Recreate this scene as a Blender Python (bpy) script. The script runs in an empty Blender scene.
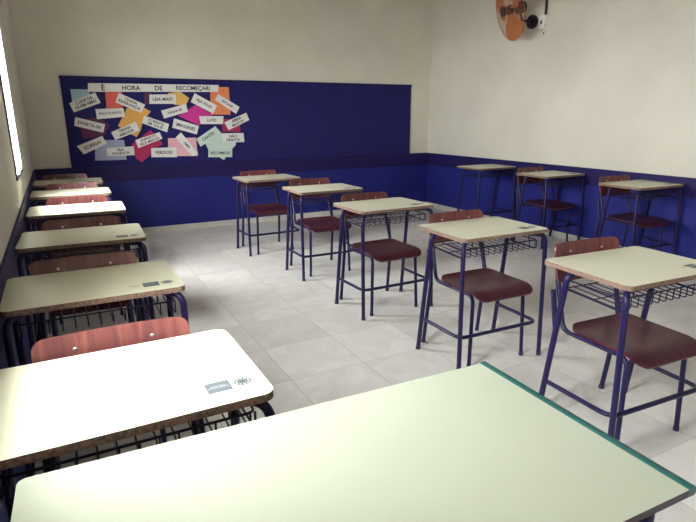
import bpy, bmesh, math, random
from mathutils import Vector, Matrix
random.seed(7)
scn = bpy.context.scene
COL = scn.collection
PI = math.pi

# ------------------------------------------------------------------ materials
def mat(name):
    m = bpy.data.materials.new(name); m.use_nodes = True
    nt = m.node_tree
    return m, nt, nt.nodes['Principled BSDF']

def simple(name, col, rough=.5, metal=0., coat=0., spec=.5):
    m, nt, b = mat(name)
    b.inputs['Base Color'].default_value = (*col, 1)
    b.inputs['Roughness'].default_value = rough
    b.inputs['Metallic'].default_value = metal
    b.inputs['Coat Weight'].default_value = coat
    b.inputs['Coat Roughness'].default_value = .12
    b.inputs['Specular IOR Level'].default_value = spec
    return m

def noisy(name, c1, c2, scale=(4, 4, 4), rough=.5, detail=5, lo=.35, hi=.65, bump=0., coat=0., coord='Object', nscale=1., spec=.5):
    m, nt, b = mat(name)
    tc = nt.nodes.new('ShaderNodeTexCoord'); mp = nt.nodes.new('ShaderNodeMapping')
    mp.inputs['Scale'].default_value = scale
    nz = nt.nodes.new('ShaderNodeTexNoise'); nz.inputs['Scale'].default_value = nscale; nz.inputs['Detail'].default_value = detail
    rp = nt.nodes.new('ShaderNodeValToRGB')
    rp.color_ramp.elements[0].position = lo; rp.color_ramp.elements[0].color = (*c1, 1)
    rp.color_ramp.elements[1].position = hi; rp.color_ramp.elements[1].color = (*c2, 1)
    L = nt.links.new
    L(tc.outputs[coord], mp.inputs['Vector']); L(mp.outputs[0], nz.inputs['Vector'])
    L(nz.outputs['Fac'], rp.inputs[0]); L(rp.outputs[0], b.inputs['Base Color'])
    b.inputs['Roughness'].default_value = rough
    b.inputs['Coat Weight'].default_value = coat; b.inputs['Coat Roughness'].default_value = .15
    b.inputs['Specular IOR Level'].default_value = spec
    if bump:
        bp = nt.nodes.new('ShaderNodeBump'); bp.inputs['Strength'].default_value = bump; bp.inputs['Distance'].default_value = .002
        L(nz.outputs['Fac'], bp.inputs['Height']); L(bp.outputs[0], b.inputs['Normal'])
    return m

M = {}
SKY, SUN = 25., 1.5
M['wall'] = noisy('wall_paint', (.63, .59, .49), (.69, .65, .54), (1.5, 1.5, 1.5), .75, bump=.1)
M['ceiling'] = noisy('ceiling_paint', (.46, .42, .42), (.50, .46, .46), (1, 1, 1), .8)
M['dado'] = noisy('blue_wall_paint', (.017, .021, .165), (.021, .026, .190), (1.2, 1.2, 1.2), .42, spec=.22)
M['rail'] = noisy('navy_rail_paint', (.016, .011, .075), (.019, .012, .090), (2, 2, 2), .5, spec=.22)
M['board'] = noisy('navy_board_cloth', (.020, .017, .092), (.020, .018, .125), (9, 9, 9), .75, bump=.1, spec=.15)
M['laminate'] = noisy('cream_laminate', (.74, .73, .54), (.78, .77, .58), (3, 3, 3), .33)
M['teacher'] = noisy('pale_green_laminate', (.43, .46, .345), (.46, .49, .375), (2, 2, 2), .42)
M['mdf'] = noisy('raw_board_edge', (.15, .085, .06), (.29, .19, .135), (130, 130, 130), .7, detail=3)
M['darkedge'] = simple('dark_table_edge', (.06, .04, .05), .5)
M['teal'] = simple('teal_edging', (.010, .085, .075), .3)
M['steel'] = simple('navy_steel', (.013, .008, .055), .34, spec=.35)
M['wire'] = simple('navy_wire', (.010, .007, .035), .4)
M['cap'] = simple('foot_rubber', (.03, .02, .06), .7)
M['rivet'] = simple('rivet_metal', (.75, .72, .7), .3, 1.)
M['logo'] = simple('grey_print', (.11, .13, .14), .5)
M['logo_fg'] = simple('pale_print', (.42, .45, .43), .5)
M['skirting'] = noisy('skirting_tile', (.52, .50, .45), (.62, .60, .54), (5, 5, 5), .5)
M['alu'] = simple('dark_window_frame', (.05, .045, .07), .4, .3)
M['reveal'] = simple('window_reveal_paint', (.72, .70, .62), .6)
M['black'] = simple('black_plastic', (.02, .014, .03), .4)
M['copper'] = simple('copper_wire', (.55, .20, .07), .35, .6)
M['blade'] = simple('amber_blade', (.50, .17, .06), .35, .0)
M['whiteplastic'] = simple('white_plastic', (.88, .85, .80), .5)
M['ink'] = simple('black_ink', (.015, .013, .02), .7)

def wood(name, c1, c2, c3):
    m, nt, b = mat(name)
    L = nt.links.new
    tc = nt.nodes.new('ShaderNodeTexCoord'); mp = nt.nodes.new('ShaderNodeMapping')
    mp.inputs['Scale'].default_value = (26, 3, 2.2)
    nz = nt.nodes.new('ShaderNodeTexNoise'); nz.inputs['Scale'].default_value = 1.; nz.inputs['Detail'].default_value = 6
    nz.inputs['Distortion'].default_value = .6
    rp = nt.nodes.new('ShaderNodeValToRGB')
    e = rp.color_ramp.elements
    e[0].position = .33; e[0].color = (*c1, 1); e[1].position = .68; e[1].color = (*c3, 1)
    k = e.new(.5); k.color = (*c2, 1)
    L(tc.outputs['Object'], mp.inputs[0]); L(mp.outputs[0], nz.inputs['Vector']); L(nz.outputs['Fac'], rp.inputs[0])
    L(rp.outputs[0], b.inputs['Base Color'])
    b.inputs['Roughness'].default_value = .38
    b.inputs['Coat Weight'].default_value = .18; b.inputs['Coat Roughness'].default_value = .2; b.inputs['Specular IOR Level'].default_value = .3
    return m
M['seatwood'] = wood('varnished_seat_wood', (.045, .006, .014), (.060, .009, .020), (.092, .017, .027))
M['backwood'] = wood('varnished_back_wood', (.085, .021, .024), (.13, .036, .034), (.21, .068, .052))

def floor_mat():
    m, nt, b = mat('floor_tiles'); L = nt.links.new; N = nt.nodes.new
    tc = N('ShaderNodeTexCoord'); mp = N('ShaderNodeMapping')
    mp.inputs['Location'].default_value = (-.962/.449, -2.475/.447, 0)
    mp.inputs['Scale'].default_value = (1/.449, 1/.447, 1)
    L(tc.outputs['Object'], mp.inputs[0])
    sp = N('ShaderNodeSeparateXYZ'); L(mp.outputs[0], sp.inputs[0])
    def joint(o):
        fr = N('ShaderNodeMath'); fr.operation = 'FRACT'; L(o, fr.inputs[0])
        a = N('ShaderNodeMath'); a.operation = 'SUBTRACT'; a.inputs[1].default_value = .5; L(fr.outputs[0], a.inputs[0])
        c = N('ShaderNodeMath'); c.operation = 'ABSOLUTE'; L(a.outputs[0], c.inputs[0])
        g = N('ShaderNodeMath'); g.operation = 'GREATER_THAN'; g.inputs[1].default_value = .4945; L(c.outputs[0], g.inputs[0])
        return g.outputs[0]
    mx = N('ShaderNodeMath'); mx.operation = 'MAXIMUM'; L(joint(sp.outputs[0]), mx.inputs[0]); L(joint(sp.outputs[1]), mx.inputs[1])
    fl = N('ShaderNodeVectorMath'); fl.operation = 'FLOOR'; L(mp.outputs[0], fl.inputs[0])
    wn = N('ShaderNodeTexWhiteNoise'); wn.noise_dimensions = '2D'; L(fl.outputs[0], wn.inputs['Vector'])
    ad = N('ShaderNodeVectorMath'); ad.operation = 'MULTIPLY_ADD'; ad.inputs[1].default_value = (9, 9, 9)
    L(wn.outputs['Color'], ad.inputs[0]); L(tc.outputs['Object'], ad.inputs[2])
    nz = N('ShaderNodeTexNoise'); nz.inputs['Scale'].default_value = 4.5; nz.inputs['Detail'].default_value = 8; nz.inputs['Roughness'].default_value = .62
    nz.inputs['Distortion'].default_value = 1.2
    L(ad.outputs[0], nz.inputs['Vector'])
    rp = N('ShaderNodeValToRGB'); e = rp.color_ramp.elements
    e[0].position = .3; e[0].color = (.64, .615, .57, 1); e[1].position = .7; e[1].color = (.79, .765, .715, 1)
    L(nz.outputs['Fac'], rp.inputs[0])
    # per tile tone
    hs = N('ShaderNodeHueSaturation'); L(rp.outputs[0], hs.inputs['Color'])
    mr = N('ShaderNodeMapRange'); mr.inputs['To Min'].default_value = .92; mr.inputs['To Max'].default_value = 1.05
    L(wn.outputs['Value'], mr.inputs[0]); L(mr.outputs[0], hs.inputs['Value'])
    mix = N('ShaderNodeMixRGB'); L(mx.outputs[0], mix.inputs[0]); L(hs.outputs[0], mix.inputs[1]); mix.inputs[2].default_value = (.52, .49, .46, 1)
    L(mix.outputs[0], b.inputs['Base Color'])
    rr = N('ShaderNodeMapRange'); rr.inputs['To Min'].default_value = .36; rr.inputs['To Max'].default_value = .55
    L(nz.outputs['Fac'], rr.inputs[0]); L(rr.outputs[0], b.inputs['Roughness'])
    return m
M['floor'] = floor_mat()

def emis(name, col, s):
    m, nt, b = mat(name)
    b.inputs['Base Color'].default_value = (.8, .8, .8, 1)
    b.inputs['Emission Color'].default_value = (*col, 1); b.inputs['Emission Strength'].default_value = s
    return m
def glass_mat():
    m, nt, b = mat('clear_glass'); L = nt.links.new; N = nt.nodes.new
    t = N('ShaderNodeBsdfTransparent'); g = N('ShaderNodeBsdfGlossy'); g.inputs['Roughness'].default_value = .05
    mx = N('ShaderNodeMixShader'); mx.inputs[0].default_value = .06
    L(t.outputs[0], mx.inputs[1]); L(g.outputs[0], mx.inputs[2]); L(mx.outputs[0], nt.nodes['Material Output'].inputs['Surface'])
    return m
M['pane'] = glass_mat()
M['ground'] = noisy('light_block_ground', (.25, .24, .22), (.32, .30, .27), (1, 1, 1), .9)  # for the unseen slab added outside to block upward light

def paper(name, col):
    return noisy(name, tuple(c*.95 for c in col), col, (5, 5, 5), .8)

# ------------------------------------------------------------------ mesh helpers
def link(name, me, parent=None, loc=None):
    o = bpy.data.objects.new(name, me); COL.objects.link(o)
    if parent: o.parent = parent
    if loc is not None: o.location = loc
    return o

def obj(name, bm, mats, parent=None, loc=None, smooth=False):
    me = bpy.data.meshes.new(name)
    bmesh.ops.recalc_face_normals(bm, faces=bm.faces)
    if smooth:
        for f in bm.faces: f.smooth = True
    bm.to_mesh(me); bm.free()
    for m in (mats if isinstance(mats, (list, tuple)) else [mats]): me.materials.append(m)
    if smooth:
        for e in me.edges: pass
        try: me.set_sharp_from_angle(angle=math.radians(40))
        except Exception: pass
    return link(name, me, parent, loc)

def empty(name, loc, rz=0.):
    o = bpy.data.objects.new(name, None); COL.objects.link(o)
    o.location = loc; o.rotation_euler = (0, 0, rz); o.empty_display_size = .1
    return o

def tag(o, label=None, cat=None, group=None, kind=None):
    if label: o['label'] = label
    if cat: o['category'] = cat
    if group: o['group'] = group
    if kind: o['kind'] = kind
    return o

def box(bm, x0, x1, y0, y1, z0, z1, bev=0., mi=0):
    r = bmesh.ops.create_cube(bm, size=1.)
    vs = r['verts']
    for v in vs:
        v.co = Vector((x0 if v.co.x < 0 else x1, y0 if v.co.y < 0 else y1, z0 if v.co.z < 0 else z1))
    fs = list({f for v in vs for f in v.link_faces})
    for f in fs: f.material_index = mi
    if bev:
        es = list({e for f in fs for e in f.edges})
        bmesh.ops.bevel(bm, geom=es, offset=bev, segments=2, affect='EDGES', profile=.5)
    return bm

def fillet(pts, rads, n=6):
    pts = [Vector(p) for p in pts]; out = [pts[0]]
    for i in range(1, len(pts)-1):
        r = rads[i-1] if isinstance(rads, (list, tuple)) else rads
        a, b, c = pts[i-1], pts[i], pts[i+1]
        u = (a-b).normalized(); w = (c-b).normalized()
        ang = u.angle(w)
        if r <= 0 or ang > PI-.02: out.append(b); continue
        d = min(r/math.tan(ang/2), (a-b).length*.49, (c-b).length*.49)
        p0, p1 = b+u*d, b+w*d
        for k in range(n+1):
            t = k/n
            out.append((1-t)**2*p0+2*t*(1-t)*(b)+t*t*p1)
    out.append(pts[-1])
    return out

def tube(bm, pts, r, n=10, closed=False, flat=1.):
    pts = [Vector(p) for p in pts]
    m = len(pts); rings = []
    nrm = None
    for i in range(m):
        if closed: t = (pts[(i+1) % m]-pts[i-1]).normalized()
        elif i == 0: t = (pts[1]-pts[0]).normalized()
        elif i == m-1: t = (pts[-1]-pts[-2]).normalized()
        else: t = ((pts[i+1]-pts[i]).normalized()+(pts[i]-pts[i-1]).normalized()).normalized()
        if nrm is None:
            nrm = t.orthogonal().normalized()
        nrm = (nrm-t*nrm.dot(t)).normalized()
        bn = t.cross(nrm)
        rings.append([bm.verts.new(pts[i]+(nrm*math.cos(2*PI*k/n)+bn*math.sin(2*PI*k/n)*flat)*r) for k in range(n)])
    for i in range(m if closed else m-1):
        a, b = rings[i], rings[(i+1) % m]
        for k in range(n): bm.faces.new((a[k], a[(k+1) % n], b[(k+1) % n], b[k]))
    if not closed:
        bm.faces.new(rings[0][::-1]); bm.faces.new(rings[-1])
    return bm

def sheet(w, h, r, thick, fn, nu=14, nv=10, side_mi=0, bev=.0015):
    """rounded rectangle sheet; fn(u, v) -> (point, normal)"""
    bm = bmesh.new()
    vs = []
    for k in range(6): vs.append(-h/2+r*(1-math.cos(k/5*PI/2)))
    inner = [-h/2+r+(h-2*r)*k/nv for k in range(1, nv)]
    vs += inner+[-v for v in vs[::-1]]
    grid_t, grid_b = [], []
    def hw(v, rr=r):
        d = max(0, abs(v)-(h/2-rr))
        return w/2-(rr-math.sqrt(max(0, rr*rr-d*d)))
    for v in vs:
        rt, rb = [], []
        for k in range(nu+1):
            x = hw(v)*(2*k/nu-1)
            p, n = fn(x, v)
            rt.append(bm.verts.new(p+n*thick/2)); rb.append(bm.verts.new(p-n*thick/2))
        grid_t.append(rt); grid_b.append(rb)
    for i in range(len(vs)-1):
        for k in range(nu):
            bm.faces.new((grid_t[i][k], grid_t[i][k+1], grid_t[i+1][k+1], grid_t[i+1][k]))
            bm.faces.new((grid_b[i][k], grid_b[i+1][k], grid_b[i+1][k+1], grid_b[i][k+1]))
    def rim(a, b, c, d):
        f = bm.faces.new((a, b, c, d)); f.material_index = side_mi
    for i in range(len(vs)-1):
        rim(grid_t[i][0], grid_t[i+1][0], grid_b[i+1][0], grid_b[i][0])
        rim(grid_t[i][-1], grid_b[i][-1], grid_b[i+1][-1], grid_t[i+1][-1])
    for k in range(nu):
        rim(grid_t[0][k], grid_b[0][k], grid_b[0][k+1], grid_t[0][k+1])
        rim(grid_t[-1][k], grid_t[-1][k+1], grid_b[-1][k+1], grid_b[-1][k])
    return bm

def text_mesh(body, size, spacing=1., lines=1.):
    cu = bpy.data.curves.new('txt', 'FONT'); cu.body = body; cu.size = size
    cu.align_x = 'CENTER'; cu.align_y = 'CENTER'; cu.space_character = spacing; cu.space_line = lines
    cu.resolution_u = 3; cu.offset = size*.022
    o = bpy.data.objects.new('txt', cu); COL.objects.link(o)
    dg = bpy.context.evaluated_depsgraph_get()
    me = bpy.data.meshes.new_from_object(o.evaluated_get(dg), depsgraph=dg)
    bpy.data.objects.remove(o); bpy.data.curves.remove(cu)
    me.materials.clear()
    return me

def fit_text(me, w, h):
    xs = [v.co.x for v in me.vertices]; ys = [v.co.y for v in me.vertices]
    cx, cy = (min(xs)+max(xs))/2, (min(ys)+max(ys))/2
    s = min(w/(max(xs)-min(xs)), h/(max(ys)-min(ys)))
    for v in me.vertices: v.co = Vector(((v.co.x-cx)*s, (v.co.y-cy)*s, v.co.z))
    return me

def copy_tree(o, parent=None):
    c = o.copy(); COL.objects.link(c)
    if parent: c.parent = parent
    for ch in list(o.children): copy_tree(ch, c)
    return c

# ------------------------------------------------------------------ room
XL, XR, YF, YB, ZC = -.249, 5.01, -2.3, 6.844, 3.3
DADO = .821; RAIL0 = .645; SK = .068
def struct(name, bm, mats, parent=None):
    o = obj(name, bm, mats, parent)
    if not parent: o['kind'] = 'structure'
    return o
struct('floor', box(bmesh.new(), XL-.3, XR+.3, YF-.3, YB+.3, -.12, 0), M['floor'])
struct('ceiling', box(bmesh.new(), XL-.3, XR+.3, YF-.3, YB+.3, ZC, ZC+.12), M['ceiling'])

def wall_box(bm, axis, a0, a1, b0, b1, z0, z1):
    """splits at the paint line of the dado; axis x: the wall face runs along y"""
    for lo, hi, mi in ((0, DADO-.02, 1), (DADO-.02, ZC, 0)):
        q0, q1 = max(z0, lo), min(z1, hi)
        if q1 <= q0: continue
        if axis == 'x': box(bm, a0, a1, b0, b1, q0, q1, mi=mi)
        else: box(bm, b0, b1, a0, a1, q0, q1, mi=mi)
    return bm
WM = [M['wall'], M['dado']]
struct('wall_back', wall_box(bmesh.new(), 'y', YB, YB+.2, XL-.2, XR+.2, 0, ZC), WM)
struct('wall_front', wall_box(bmesh.new(), 'y', YF-.2, YF, XL-.2, XR+.2, 0, ZC), WM)
struct('wall_right', wall_box(bmesh.new(), 'x', XR, XR+.2, YF, YB, 0, ZC), WM)
WINS = [(4.03, 4.80), (.98, 1.50), (-2.0, -1.35)]
WZ0, WZ1 = 1.0, 2.17
bm = bmesh.new()
ys = [YF]+[v for a in sorted(WINS) for v in a]+[YB]
for i in range(0, len(ys), 2): wall_box(bm, 'x', XL-.2, XL, ys[i], ys[i+1], 0, ZC)
for a, b in WINS:
    wall_box(bm, 'x', XL-.2, XL, a, b, 0, WZ0); wall_box(bm, 'x', XL-.2, XL, a, b, WZ1, ZC)
struct('wall_left', bm, WM)
# navy rail and skirting tiles
T = .014
struct('trim_1', box(bmesh.new(), XL, XR, YB-T, YB, RAIL0, DADO, .003), M['rail'])
struct('trim_2', box(bmesh.new(), XR-T, XR, YF, YB-T, RAIL0, DADO, .003), M['rail'])
struct('trim_3', box(bmesh.new(), XL, XL+.012, YF, YB-T, RAIL0, DADO, .003), M['rail'])
struct('baseboard_back', box(bmesh.new(), XL, XR, YB-.01, YB, 0, SK, .002), M['skirting'])
struct('baseboard_right', box(bmesh.new(), XR-.01, XR, YF, YB-.01, 0, SK, .002), M['skirting'])
struct('baseboard_left', box(bmesh.new(), XL, XL+.01, YF, YB-.01, 0, SK, .002), M['skirting'])
# windows: dark frame, glazed nearly flush with the wall, pale reveal
for i, (a, b) in enumerate(WINS):
    bm = bmesh.new(); t = .022
    x0, x1 = XL-.075, XL-.045
    box(bm, x0, x1, a, a+t, WZ0, WZ1, .002); box(bm, x0, x1, b-t, b, WZ0, WZ1, .002)
    box(bm, x0, x1, a+t, b-t, WZ0, WZ0+t, .002); box(bm, x0, x1, a+t, b-t, WZ1-t, WZ1, .002)
    fr = struct('window_%d' % (i+1), bm, M['alu'])
    struct('glass_pane', box(bmesh.new(), XL-.066, XL-.058, a+t, b-t, WZ0+t, WZ1-t), M['pane'], fr)
    bm = bmesh.new(); r = .006
    box(bm, XL-.045, XL+.002, b-r, b, WZ0, WZ1); box(bm, XL-.045, XL+.002, a+.002, b-r, WZ0, WZ0+r)
    struct('reveal', bm, M['reveal'], fr)
    bm = bmesh.new()
    box(bm, XL, XL+.010, a-.018, a, WZ0-.018, WZ1+.018, .002); box(bm, XL, XL+.008, a, b, WZ0-.018, WZ0, .002)
    struct('inner_bead', bm, M['alu'], fr)
    bm = bmesh.new()
    tube(bm, fillet([(XL+.004, a+.03, WZ0+.01), (XL+.022, a+.03, WZ0+.012), (XL+.022, a+.10, WZ0+.03)], .006, 4), .005, 8)
    struct('latch', bm, M['alu'], fr)

# ------------------------------------------------------------------ notice board and papers
BXL, BXR, BZ0, BZ1 = .126, 4.659, DADO+.001, 1.795
BY = 6.822
board = empty('notice_board', ((BXL+BXR)/2, YB, BZ0))
tag(board, 'long navy blue notice board across the back wall with paper messages at its left', 'notice board')
def rel(o, root):
    # shift mesh data so that world-space vertices sit correctly under the root's location
    o.matrix_parent_inverse = Matrix.Identity(4)
    o.data.transform(Matrix.Translation(-Vector(root.location)))
    return o
rel(obj('panel', box(bmesh.new(), BXL, BXR, BY, YB, BZ0, BZ1-.02, .002), M['board'], board), board)
rel(obj('top_rail', box(bmesh.new(), BXL-.006, BXR+.012, BY-.006, YB, BZ1-.02, BZ1+.006, .003), M['rail'], board), board)

def sheet_paper(name, pts, m, depth, label, cat, group, th=.0004):
    cx = sum(p[0] for p in pts)/len(pts); cz = sum(p[1] for p in pts)/len(pts)
    bm = bmesh.new()
    f = [bm.verts.new((p[0]-cx, -th, p[1]-cz)) for p in pts]
    k = [bm.verts.new((p[0]-cx, 0, p[1]-cz)) for p in pts]
    bm.faces.new(f); bm.faces.new(k[::-1])
    for i in range(len(pts)):
        j = (i+1) % len(pts); bm.faces.new((f[i], k[i], k[j], f[j]))
    o = obj(name, bm, m, None, (cx, BY-depth, cz))
    return tag(o, label, cat, group)

P = {}
for n, c in dict(lightblue=(.36, .55, .62), coral=(.70, .12, .09), ochre=(.72, .38, .08), maroon=(.11, .02, .07), yellow=(.75, .46, .12),
                 magenta=(.58, .03, .26), orange=(.76, .24, .09), crimson=(.42, .02, .09), greyblue=(.36, .38, .52), pink=(.76, .42, .46),
                 green=(.55, .67, .58), white=(.74, .73, .68)).items(): P[n] = paper(n+'_paper', c)
CP = [
 ('lightblue', [(0.215,1.662),(0.396,1.663),(0.41,1.532),(0.217,1.51)], 'pale blue paper sheet behind the CUIDE DE QUEM AMA slip'),
 ('coral', [(0.559,1.648),(0.735,1.651),(0.72,1.456),(0.555,1.456)], 'coral red paper sheet behind the TENHA ESPERANÇA slip'),
 ('ochre', [(0.769,1.467),(0.943,1.478),(1.026,1.428),(0.927,1.322),(0.895,1.222),(0.841,1.141),(0.741,1.202),(0.653,1.27)], 'ochre orange star-like paper cutout between TENHA ESPERANÇA and TENHA AMIGOS slips'),
 ('maroon', [(0.974,1.633),(1.056,1.634),(1.045,1.512),(0.962,1.512)], 'small dark maroon paper behind the left end of the LEIA MAIS slip'),
 ('maroon', [(0.239,1.328),(0.456,1.369),(0.57,1.282),(0.494,1.162),(0.286,1.134)], 'dark maroon paper cutout behind the DIVIRTA-SE slip'),
 ('yellow', [(1.24,1.637),(1.376,1.655),(1.475,1.583),(1.429,1.501),(1.296,1.505),(1.225,1.57)], 'yellow arrow-like paper cutout behind the LEIA MAIS slip'),
 ('magenta', [(1.549,1.509),(1.746,1.387),(1.566,1.263),(1.332,1.377)], 'bright magenta paper diamond between TENHA FÉ and SEJA FELIZ slips'),
 ('orange', [(1.732,1.713),(1.963,1.717),(1.966,1.389),(1.721,1.393)], 'large orange paper sheet behind the ESTUDE slip'),
 ('crimson', [(1.859,1.339),(2.082,1.337),(2.077,1.179),(1.849,1.189)], 'crimson square paper behind the AMAR MUITO slip'),
 ('crimson', [(1.003,1.221),(1.126,1.056),(0.99,0.991),(0.961,0.922),(0.865,0.852),(0.809,0.905),(0.781,1.066)], 'crimson pointed paper cutout behind the ENFRENTE SEUS MEDOS slip'),
 ('greyblue', [(0.396,1.12),(0.7,1.113),(0.706,0.889),(0.372,0.893)], 'grey-blue paper sheet behind the SEJA PACIENTE slip'),
 ('pink', [(1.19,1.122),(1.519,1.123),(1.527,0.902),(1.175,0.912)], 'pale pink paper sheet behind the AME slip'),
 ('green', [(1.761,1.256),(1.842,1.165),(2.015,1.082),(2.008,1.02),(1.957,0.972),(1.846,0.84),(1.786,0.879),(1.655,0.982),(1.624,1.055)], 'pale green paper star behind CANTE, NÃO DESISTA and RECOMECE slips'),
]
for i, (c, pts, lab) in enumerate(CP):
    sheet_paper('coloured_paper', pts, P[c], .0003+.0006*i, lab, 'paper', 'coloured papers on the notice board')
SG = {
'CUIDE DE|QUEM AMA!': [(0.185,1.515),(0.455,1.633),(0.501,1.522),(0.22,1.419)],
'FAÇA PLANOS!': [(0.438,1.455),(0.731,1.466),(0.737,1.371),(0.442,1.345)],
'TENHA|ESPERANÇA!': [(0.698,1.632),(0.967,1.504),(0.916,1.413),(0.652,1.528)],
'LEIA MAIS!': [(1.023,1.616),(1.323,1.624),(1.314,1.516),(1.017,1.514)],
'SEJA FELIZ!': [(1.541,1.639),(1.803,1.497),(1.749,1.401),(1.488,1.539)],
'ESTUDE!': [(1.826,1.632),(2.084,1.481),(2.034,1.4),(1.781,1.564)],
'DIVIRTA-SE!': [(0.226,1.371),(0.519,1.29),(0.491,1.198),(0.206,1.278)],
'SORRIA!': [(0.204,1.058),(0.475,1.163),(0.515,1.076),(0.266,0.967)],
'TENHA|AMIGOS!': [(0.571,1.202),(0.844,1.317),(0.881,1.218),(0.607,1.114)],
'ACREDITE|EM VOCÊ!': [(0.944,1.384),(1.214,1.285),(1.184,1.191),(0.915,1.299)],
'TENHA FÉ!': [(1.138,1.438),(1.43,1.517),(1.446,1.427),(1.164,1.348)],
'IMAGINE!': [(1.278,1.35),(1.564,1.258),(1.53,1.16),(1.247,1.243)],
'LUTE!': [(1.573,1.374),(1.872,1.373),(1.86,1.278),(1.586,1.281)],
'AMAR|MUITO!': [(1.876,1.298),(2.164,1.413),(2.199,1.324),(1.927,1.204)],
'SEJA|PACIENTE!': [(0.505,1.028),(0.798,1.04),(0.795,0.939),(0.503,0.939)],
'ENFRENTE|SEUS MEDOS!': [(0.82,1.109),(1.098,1.195),(1.124,1.12),(0.845,1.018)],
'PERDOE!': [(0.986,1.013),(1.278,1.016),(1.273,0.897),(0.978,0.908)],
'AME!': [(1.343,1.188),(1.528,0.933),(1.456,0.901),(1.276,1.128)],
'CANTE!': [(1.518,1.106),(1.763,1.256),(1.822,1.163),(1.563,1.013)],
'NÃO|DESISTA!': [(1.84,1.168),(2.114,1.166),(2.119,1.054),(1.833,1.058)],
'RECOMECE!': [(1.655,0.987),(1.956,0.978),(1.95,0.873),(1.647,0.882)],
}
TILT = {'up': 'tilting up to the right on board', 'down': 'sloping down to the right on board', 'flat': 'hung level on the board'}
def lettering(root, body, pts, w, h, ang, off=(0, 0), name='lettering'):
    me = fit_text(text_mesh(body, .04), w, h)
    for v in me.vertices:
        x, z = v.co.x, v.co.y
        v.co = Vector((off[0]+x*math.cos(ang)-z*math.sin(ang), -.0010, off[1]+x*math.sin(ang)+z*math.cos(ang)))
    me.materials.append(M['ink'])
    return link(name, me, root)
for i, (tx, pts) in enumerate(SG.items()):
    (x0, z0), (x1, z1) = pts[0], pts[1]
    bx, bz = pts[3]; cx_, cz_ = pts[2]
    ang = (math.atan2(z1-z0, x1-x0)+math.atan2(cz_-bz, cx_-bx))/2
    w = math.hypot(x1-x0, z1-z0); h = math.hypot(bx-x0, bz-z0)
    sl = 'up' if ang > .08 else 'down' if ang < -.08 else 'flat'
    words = tx.replace('|', ' ').rstrip('!')
    col = P['green'] if tx in ('CANTE!', 'RECOMECE!') else P['white']
    o = sheet_paper('message_sign', pts, col, .0090+.0007*i, 'white paper slip reading %s, %s' % (words, TILT[sl]) if col is P['white']
                    else 'pale green paper slip reading %s, %s' % (words, TILT[sl]), 'sign', 'message slips on the notice board')
    two = '|' in tx
    lettering(o, tx.replace('|', '\n'), pts, w*(.80 if not two else .80), h*(.36 if not two else .78), ang)
hp = [(0.395,1.728),(1.837,1.737),(1.82,1.657),(0.384,1.637)]
hd = sheet_paper('title_sign', hp, P['white'], .0250, 'long white title strip reading É HORA DE RECOMEÇAR! atop the paper messages', 'sign', None)
hx, hz = hd.location.x, hd.location.z
for body, xa, xb, z in (('É', .520, .562, 1.688), ('HORA', .738, .932, 1.685), ('DE', 1.09, 1.174, 1.688), ('RECOMEÇAR!', 1.312, 1.746, 1.690)):
    me = text_mesh(body, .05)
    lettering(hd, body, hp, xb-xa, .075 if body in ('É',) else .058 if 'Ç' not in body else .060, .004, ((xa+xb)/2-hx, z-hz))

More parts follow.
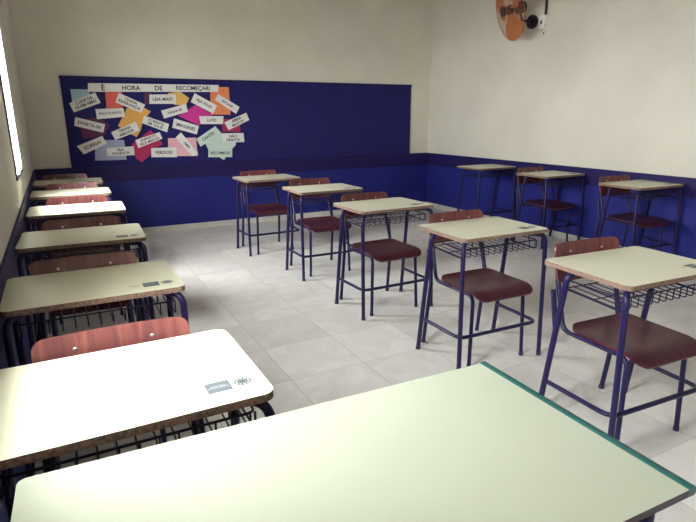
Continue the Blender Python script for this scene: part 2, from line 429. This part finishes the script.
# ------------------------------------------------------------------ student desk
W, D, HT, TH = .600, .440, .76, .020
def up(p, n): return Vector(p), Vector(n)
def make_desk():
    root = empty('school_desk', (0, 0, 0))
    top = obj('tabletop', sheet(W, D, .030, TH, lambda x, v: (Vector((x, v, HT-TH/2)), Vector((0, 0, 1))), 2, 2, 1), [M['laminate'], M['mdf']], root)
    # printed mark near the front right corner
    z = HT+.0006
    bm = bmesh.new()
    box(bm, .158, .215, -.160, -.109, HT, z)
    mk = obj('printed_mark', bm, M['logo'], top)
    for body, cx, cy, w, h, m in (('MINISTÉRIO\nDA EDUCAÇÃO', .1865, -.1345, .048, .030, M['logo_fg']),):
        me = fit_text(text_mesh(body, .01), w, h)
        for v in me.vertices: v.co = Vector((v.co.x+cx, v.co.y+cy, z+.0003))
        me.materials.append(m); link('mark_lettering', me, top)
    me = fit_text(text_mesh('GOVERNO DO\nESTADO', .01), .045, .013)
    for v in me.vertices: v.co = Vector((v.co.x+.128, v.co.y-.132, z))
    me.materials.append(M['logo']); link('side_lettering', me, top)
    bm = bmesh.new()
    c = Vector((.245, -.134, z))
    for r in (.021, .013):
        ring(bm, c, r, r-.0040)
    for k in range(5):
        a = k*PI/5
        d = Vector((math.cos(a), math.sin(a), 0)); n = Vector((-d.y, d.x, 0))*.0018
        q = [c+d*.020+n, c-d*.020+n, c-d*.020-n, c+d*.020-n]
        bm.faces.new([bm.verts.new(p) for p in q])
    obj('printed_emblem', bm, M['logo'], top)
    ZT = HT-TH
    r = .0125
    # front inverted U: two legs joined by the crossbar
    fx, fy, ff = .287, -.130, -.224
    for s in (-1, 1):
        bm = bmesh.new()
        tube(bm, fillet([(s*(fx+.006), ff, .012), (s*fx, -.203, ZT-r-.001), (s*(fx-.085), fy, ZT-r-.001), (s*(fx-.12), fy, ZT-r-.001)], [.05, .05], 8), r)
        lg = obj('leg', bm, M['steel'], root, smooth=True)
        obj('foot_cap', tube(bmesh.new(), [(s*(fx+.006), ff-.001, 0), (s*(fx+.006), ff+.001, .02)], r+.0015), M['cap'], lg, smooth=True)
    obj('crossbar', tube(bmesh.new(), [(-fx+.12, fy, ZT-r-.001), (fx-.12, fy, ZT-r-.001)], r), M['steel'], root, smooth=True)
    # rear inverted U, its legs splayed backwards
    ry = .085
    for s in (-1, 1):
        bm = bmesh.new()
        tube(bm, fillet([(s*.293, .170, .012), (s*.283, ry, ZT-r-.001), (s*.19, ry, ZT-r-.001)], .04, 8), r+.0008)
        lg = obj('leg', bm, M['steel'], root, smooth=True)
        obj('foot_cap', tube(bmesh.new(), [(s*.293, .1715, 0), (s*.293, .170, .02)], r+.002), M['cap'], lg, smooth=True)
    obj('crossbar', tube(bmesh.new(), [(-.19, ry, ZT-r-.001), (.19, ry, ZT-r-.001)], r), M['steel'], root, smooth=True)
    # foot rail: U from one rear leg round the front to the other
    zb = .205; k = .150; bf = -.199
    obj('foot_rail', tube(bmesh.new(), fillet([(-.285, k-.012, zb), (-.279, bf, zb), (.279, bf, zb), (.285, k-.012, zb)], .055, 7), .0105), M['steel'], root, smooth=True)
    # wire book basket
    bm = bmesh.new(); w = .0026
    yb_, yf_, zb_, zt_ = .115, -.165, .640, .690
    for i in range(13):
        x = -.250+.500*i/12
        tube(bm, fillet([(x, yb_, zb_+.012), (x, yf_, zb_), (x, yf_, zt_)], .010, 3), w, 6)
    tube(bm, fillet([(-.262, yb_, ZT-.01), (-.262, yb_, zb_+.012), (.262, yb_, zb_+.012), (.262, yb_, ZT-.01)], .012, 4), w*1.2, 6)
    tube(bm, fillet([(-.262, yb_, zt_+.004), (-.262, yf_, zt_), (.262, yf_, zt_), (.262, yb_, zt_+.004)], .02, 5), w*1.3, 6)
    tube(bm, [(-.25, -.03, zb_+.005), (.25, -.03, zb_+.005)], w, 6)
    for s in (-1, 1):
        tube(bm, fillet([(s*.262, yb_, zb_+.012), (s*.262, yf_, zb_), (s*.262, yf_, zt_)], .012, 3), w*1.2, 6)
        tube(bm, fillet([(s*.20, yf_, zt_), (s*.20, yf_, ZT-.003), (s*.20, yf_+.03, ZT-.003)], .006, 3), w*1.2, 6)
    obj('book_basket', bm, M['wire'], root, smooth=True)
    return root

def ring(bm, c, r1, r2, n=28):
    a = [bm.verts.new(c+Vector((math.cos(2*PI*k/n)*r1, math.sin(2*PI*k/n)*r1, 0))) for k in range(n)]
    b = [bm.verts.new(c+Vector((math.cos(2*PI*k/n)*r2, math.sin(2*PI*k/n)*r2, 0))) for k in range(n)]
    for k in range(n): bm.faces.new((a[k], a[(k+1) % n], b[(k+1) % n], b[k]))

# ------------------------------------------------------------------ student chair (faces -y)
def make_chair():
    root = empty('school_chair', (0, 0, 0))
    SZ = .432
    def seat_fn(x, v):          # v from front (-) to back (+)
        t = max(0, (-v-.09)/.10)
        z = SZ+.012-.034*t*t-.010*math.cos(x/.195*PI/2)*math.cos(v/.19*PI/2)+.012*max(0, (v-.12)/.07)**2
        dz = .034*2*t/.10
        return Vector((x, v-.058, z)), Vector((0, -dz, 1)).normalized()
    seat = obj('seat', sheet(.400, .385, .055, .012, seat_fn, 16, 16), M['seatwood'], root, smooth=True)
    def back_fn(x, v):
        t = x/.2
        return Vector((x, .250+v*.22-.018*t*t, .720+v)), Vector((0, -1, .22)).normalized()
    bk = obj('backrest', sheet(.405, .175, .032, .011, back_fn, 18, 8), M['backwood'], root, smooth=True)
    for s in (-1, 1):
        bm = bmesh.new()
        p, n = back_fn(s*.1, .045)
        bmesh.ops.create_uvsphere(bm, u_segments=10, v_segments=6, radius=.0065)
        for v in bm.verts: v.co = Vector((v.co.x, v.co.y*.45, v.co.z))+p+n*.0062
        obj('rivet', bm, M['rivet'], bk, smooth=True)
    r = .0110
    for s in (-1, 1):
        # front leg bending into the seat rail
        bm = bmesh.new()
        tube(bm, fillet([(s*.193, -.180, .012), (s*.180, -.168, SZ-r), (s*.182, -.04, SZ-r)], .050, 8), r)
        lg = obj('leg', bm, M['steel'], root, smooth=True)
        obj('foot_cap', tube(bmesh.new(), [(s*.193, -.180, 0), (s*.193, -.180, .02)], r+.0015), M['cap'], lg, smooth=True)
        # seat rail rising into the upright that carries the backrest
        bm = bmesh.new()
        tube(bm, fillet([(s*.182, -.04, SZ-r), (s*.188, .165, SZ-r), (s*.178, .232, .64), (s*.150, .280, .79)], [.06, .10], 8), r)
        obj('side_frame', bm, M['steel'], root, smooth=True)
        # rear leg, lapped against the upright
        bm = bmesh.new()
        tube(bm, fillet([(s*.212, .240, .012), (s*.206, .190, .40), (s*.202, .232, .60)], .10, 5), r+.001)
        lg = obj('leg', bm, M['steel'], root, smooth=True)
        obj('foot_cap', tube(bmesh.new(), [(s*.212, .242, 0), (s*.212, .239, .02)], r+.0025), M['cap'], lg, smooth=True)
    obj('stretcher', tube(bmesh.new(), [(-.182, -.12, SZ-r-.004), (.182, -.12, SZ-r-.004)], .009), M['steel'], root, smooth=True)
    obj('stretcher', tube(bmesh.new(), [(-.186, .09, SZ-r-.004), (.186, .09, SZ-r-.004)], .009), M['steel'], root, smooth=True)
    return root

desk0 = make_desk(); chair0 = make_chair()
# name: desk x, y, rotation, chair offset x, y, chair turn, desk words, chair words
SETS = [
 ('L6', .0786, 1.289, .0058, 0, 0, 0, 'glaring cream student desk nearest the camera in the left row, behind the teacher table', 'reddish wooden chair tucked behind the glaring nearest desk of the left row'),
 ('L5', .0652, 2.2074, .0039, -.02, 0, 0, 'dull cream student desk second from the camera in the left row', 'brown wooden chair behind the second nearest desk of the left row'),
 ('L4', .0693, 3.1789, -.0416, -.005, 0, 0, 'dull cream student desk third from the camera in the left row', 'dark shaded wooden chair behind the third nearest desk of the left row'),
 ('L3', .0768, 4.1625, -.0338, .005, 0, 0, 'sunlit white student desk in left row, nearer of the two bright far ones', 'orange sunlit chair behind the fourth nearest desk of the left row'),
 ('L2', .0661, 5.123, -.0261, .01, 0, 0, 'sunlit white student desk in left row, farther of the two bright far ones', 'orange sunlit chair behind the fifth nearest desk of the left row'),
 ('L1', .0674, 6.0045, -.0231, -.03, 0, 0, 'small shaded student desk farthest back in the left row by the back corner', 'brown chair farthest back in the left row, against the back wall'),
 ('M1', 1.8902, 5.3731, .03, .0, .0, 0, 'cream-topped student desk farthest back in the middle row, near the notice board', 'red-brown chair at the farthest desk of the middle row'),
 ('M2', 2.0331, 4.3219, -.0079, .01, .055, 0, 'cream-topped student desk second from the back of the middle row', 'red-brown chair at the desk second from the back of the middle row'),
 ('M3', 2.0239, 3.286, .02, -.005, 0, 0, 'cream-topped student desk in the centre of the middle row, third from either end', 'glossy brown chair at the central desk of the middle row'),
 ('M4', 2.083, 2.3054, -.0246, .005, 0, 0, 'cream-topped student desk second nearest the camera in the middle row', 'glossy chair with streaked backrest at the second nearest desk of the middle row'),
 ('M5', 2.1115, 1.388, -.0546, .01, .01, 0, 'cream-topped student desk nearest the camera in the middle row, cut by the right picture edge', 'dark red-brown chair at the nearest desk of the middle row, right foreground'),
 ('R1', 4.680, 5.1703, .0191, None, 0, 0, 'student desk without a chair, farthest back along the right wall', ''),
 ('R2', 4.690, 4.1725, .0281, -.04, .0, 0, 'shaded student desk in the middle of the three along the right wall', 'dim wooden chair at the middle desk along the right wall'),
 ('R3', 4.690, 3.1248, -.05, -.04, .0, 0, 'shaded student desk nearest the camera along the right wall', 'dim wooden chair at the nearest desk along the right wall'),
]
for i, (n, x, y, a, ox, oy, ca, dl, cl) in enumerate(SETS):
    d = desk0 if i == 0 else copy_tree(desk0)
    d.location = (x, y, 0); d.rotation_euler = (0, 0, a)
    tag(d, dl, 'desk', 'student desks')
    if ox is None: continue
    c = chair0 if i == 0 else copy_tree(chair0)
    c.location = (x+ox*math.cos(a)-oy*math.sin(a), y+ox*math.sin(a)+oy*math.cos(a), 0); c.rotation_euler = (0, 0, a+ca)
    tag(c, cl, 'chair', 'student chairs')

# ------------------------------------------------------------------ teacher's table in the foreground
TW, TD, TT = 1.066, .541, .015
tt = empty('teacher_table', (.9108-TW/2*math.cos(.0295)-TD/2*math.sin(.0295), .9596+TW/2*math.sin(.0295)-TD/2*math.cos(.0295), 0), -.0295)
tag(tt, 'large pale green-white teacher table with teal edge strip, in the foreground', 'table')
def tt_fn(x, v):       # rounded corners at the left end only, the right end carries the strip
    if x > 0: x = (TW/2-.0211) if x > TW/2-.075 else x
    return Vector((x, v, HT-TT/2)), Vector((0, 0, 1))
obj('tabletop', sheet(TW-.042, TD, .016, TT, tt_fn, 2, 2, 1), [M['teacher'], M['darkedge']], tt)
for s in (1,):
    bm = bmesh.new()
    x0 = s*(TW/2-.021)
    pr = [(0, -TT), (.016, -TT-.001), (.021, -TT+.005), (.021, -.004), (.016, .0022), (.004, .0034), (0, .0012)]
    va = [bm.verts.new((x0+s*px, -TD/2, HT+pz)) for px, pz in pr]
    vb = [bm.verts.new((x0+s*px, TD/2, HT+pz)) for px, pz in pr]
    bm.faces.new(va); bm.faces.new(vb[::-1])
    for k in range(len(pr)): bm.faces.new((va[k], vb[k], vb[(k+1) % len(pr)], va[(k+1) % len(pr)]))
    obj('edge_strip', bm, M['teal'], tt)
obj('modesty_panel', box(bmesh.new(), -.46, .46, .20, .215, .38, HT-TT-.03, .002), M['teacher'], tt)
for sx in (-1, 1):
    for sy in (-1, 1):
        bm = bmesh.new(); tube(bm, [(sx*.475, sy*.225, .012), (sx*.475, sy*.225, HT-TT-.001)], .016, 12)
        lg = obj('leg', bm, M['steel'], tt, smooth=True)
        obj('foot_cap', tube(bmesh.new(), [(sx*.475, sy*.225, 0), (sx*.475, sy*.225, .02)], .018, 12), M['cap'], lg, smooth=True)
    obj('apron_rail', tube(bmesh.new(), [(sx*.475, -.225, HT-TT-.03), (sx*.475, .225, HT-TT-.03)], .013), M['steel'], tt, smooth=True)
obj('apron_rail', tube(bmesh.new(), [(-.475, .225, HT-TT-.016), (.475, .225, HT-TT-.016)], .013), M['steel'], tt, smooth=True)

# ------------------------------------------------------------------ wall fan
FC = Vector((4.69, 4.955, 2.51)); FN = Vector((-.915, .315, -.25)).normalized()
fan = empty('wall_fan', (XR, 4.90, 2.40))
tag(fan, 'copper-coloured wall fan with dark motor on the right wall, cut by the top edge', 'fan')
FR = FN.to_track_quat('Z', 'Y').to_matrix().to_4x4(); FR.translation = FC
def fobj(name, bm, m, parent=None, local=True, smooth=True):
    if local: bmesh.ops.transform(bm, matrix=FR, verts=bm.verts)
    bmesh.ops.translate(bm, verts=bm.verts, vec=-fan.location)
    return obj(name, bm, m, parent or fan, smooth=smooth)
RF = .33
def circ(r, z, n=40): return [Vector((r*math.cos(2*PI*k/n), r*math.sin(2*PI*k/n), z)) for k in range(n)]
for nm, sg in (('front_grille', 1), ('rear_grille', -1)):
    bm = bmesh.new()
    for r, zz in ((RF, 0), (RF*.72, .05), (RF*.42, .065), (.055, .072)):
        tube(bm, circ(r, sg*zz), .0045 if r == RF else .0022, 6, closed=True)
    for k in range(44):
        a = 2*PI*k/44; c, s = math.cos(a), math.sin(a)
        tube(bm, [(RF*c, RF*s, 0), (RF*.9*c, RF*.9*s, sg*.035), (RF*.72*c, RF*.72*s, sg*.05), (RF*.42*c, RF*.42*s, sg*.065), (.055*c, .055*s, sg*.072)], .0014, 4)
    fobj(nm, bm, M['copper'])
bm = bmesh.new()
tube(bm, [(0, 0, .070), (0, 0, .085), (0, 0, .090)], .055, 20)
fobj('hub_badge', bm, M['black'])
for k in range(3):
    bm = bmesh.new(); a0 = 2*PI*k/3+.5
    rows = []
    for i in range(9):
        rr = .05+(.27)*i/8
        wd = .82*math.sin(min(1, (i+1.2)/6)*PI/2)*(1 if i < 7 else .88 if i == 7 else .62)
        row = []
        for j in range(7):
            t = j/6-.5
            a = a0+t*wd*2*.85+.25*(i/8)
            row.append((rr*math.cos(a), rr*math.sin(a), -t*.055))
        rows.append(row)
    tv = [[bm.verts.new(p) for p in r] for r in rows]; bv = [[bm.verts.new((p[0], p[1], p[2]-.003)) for p in r] for r in rows]
    for i in range(8):
        for j in range(6):
            bm.faces.new((tv[i][j], tv[i][j+1], tv[i+1][j+1], tv[i+1][j])); bm.faces.new((bv[i][j], bv[i+1][j], bv[i+1][j+1], bv[i][j+1]))
    for i in range(8):
        bm.faces.new((tv[i][0], tv[i+1][0], bv[i+1][0], bv[i][0])); bm.faces.new((tv[i][6], bv[i][6], bv[i+1][6], tv[i+1][6]))
    for j in range(6):
        bm.faces.new((tv[0][j], bv[0][j], bv[0][j+1], tv[0][j+1])); bm.faces.new((tv[8][j], tv[8][j+1], bv[8][j+1], bv[8][j]))
    fobj('blade', bm, M['blade'])
bm = bmesh.new()
tube(bm, [(0, 0, .03), (0, 0, .02), (0, 0, -.02)], .05, 18)
fobj('hub', bm, M['black'])
bm = bmesh.new()
for z0, z1, r in ((-.072, -.085, .06), (-.085, -.165, .066), (-.165, -.185, .045)):
    tube(bm, [(0, 0, z0), (0, 0, z1)], r, 18)
fobj('motor', bm, M['black'])
mb = FC-FN*.13
bm = bmesh.new()
tube(bm, fillet([tuple(mb+Vector((0, 0, -.04))), (4.82, 4.89, 2.40), (XR-.02, 4.905, 2.40)], .03, 5), .014, 10)
fobj('arm', bm, M['black'], local=False)
bm = bmesh.new()
tube(bm, [(XR-.045, 4.905, 2.40), (XR-.030, 4.905, 2.40)], .055, 24); tube(bm, [(XR-.032, 4.905, 2.40), (XR, 4.905, 2.40)], .074, 24)
fobj('wall_mount', bm, M['black'], local=False)
# switch box with conduit, and a small plate beneath it
sw = empty('junction_box', (XR, 4.745, 2.38)); tag(sw, 'white junction box on the right wall beside the fan mount', 'switch box')
def swo(nm, bm, m, s=False):
    bmesh.ops.translate(bm, verts=bm.verts, vec=-sw.location); return obj(nm, bm, m, sw, smooth=s)
swo('body', box(bmesh.new(), XR-.035, XR, 4.700, 4.792, 2.312, 2.447, .005), M['whiteplastic'])
swo('switch', box(bmesh.new(), XR-.042, XR-.034, 4.738, 4.757, 2.355, 2.392, .002), M['black'])
cd = obj('conduit_pipe', tube(bmesh.new(), [(XR-.018, 4.712, 2.448), (XR-.018, 4.712, ZC)], .013, 10), M['black'], smooth=True)
tag(cd, 'black vertical conduit running up the right wall from the junction box', 'pipe')
pl = empty('wall_plate', (XR, 4.722, 2.255)); tag(pl, 'tiny white plate with dark hole on the right wall below the junction box', 'wall plate')
bm = box(bmesh.new(), XR-.012, XR, 4.692, 4.752, 2.225, 2.290, .003); bmesh.ops.translate(bm, verts=bm.verts, vec=-pl.location); obj('plate', bm, M['wall'], pl)
bm = box(bmesh.new(), XR-.015, XR-.011, 4.713, 4.731, 2.247, 2.268, .001); bmesh.ops.translate(bm, verts=bm.verts, vec=-pl.location); obj('socket_hole', bm, M['black'], pl)

# ------------------------------------------------------------------ daylight through the windows
struct('ground_light_block', box(bmesh.new(), XL-14, XL-.2, -9, 14, -.3, -.15), M['ground'])  # unseen ground slab, added to stop sky light entering from below the horizon
w = bpy.data.worlds.new('sky'); scn.world = w; w.use_nodes = True
bg = w.node_tree.nodes['Background']
bg.inputs[0].default_value = (.93, .97, 1., 1); bg.inputs[1].default_value = SKY
for a, b in WINS:
    l = bpy.data.lights.new('window_portal', 'AREA'); l.shape = 'RECTANGLE'; l.size = WZ1-WZ0; l.size_y = b-a
    l.cycles.is_portal = True
    o = bpy.data.objects.new('window_portal', l); COL.objects.link(o)
    o.location = (XL-.1, (a+b)/2, (WZ0+WZ1)/2); o.rotation_euler = (0, -PI/2, 0)
sl = bpy.data.lights.new('sun', 'SUN'); sl.energy = SUN; sl.angle = math.radians(48); sl.color = (1., .97, .86)
so = bpy.data.objects.new('sun', sl); COL.objects.link(so)
so.rotation_euler = Vector((.62, .38, -.66)).to_track_quat('-Z', 'Y').to_euler()

# ------------------------------------------------------------------ camera
cam = bpy.data.cameras.new('camera'); co = bpy.data.objects.new('camera', cam); COL.objects.link(co)
cam.sensor_fit = 'HORIZONTAL'; cam.sensor_width = 36; cam.lens = 539.37/696*36; cam.clip_start = .02
f = Vector((.45157387, .85337351, -.26045093)); r = Vector((.88334638, -.46870238, -.00415452)); u = Vector((.12561933, .22819231, .96547815))
mtx = Matrix(((r.x, u.x, -f.x, 0), (r.y, u.y, -f.y, 0), (r.z, u.z, -f.z, 1.3741), (0, 0, 0, 1)))
co.matrix_world = mtx
scn.camera = co
vs = scn.view_settings
vs.view_transform = 'Standard'; vs.look = 'None'; vs.gamma = 1; vs.use_curve_mapping = False
vs.exposure = 1.3
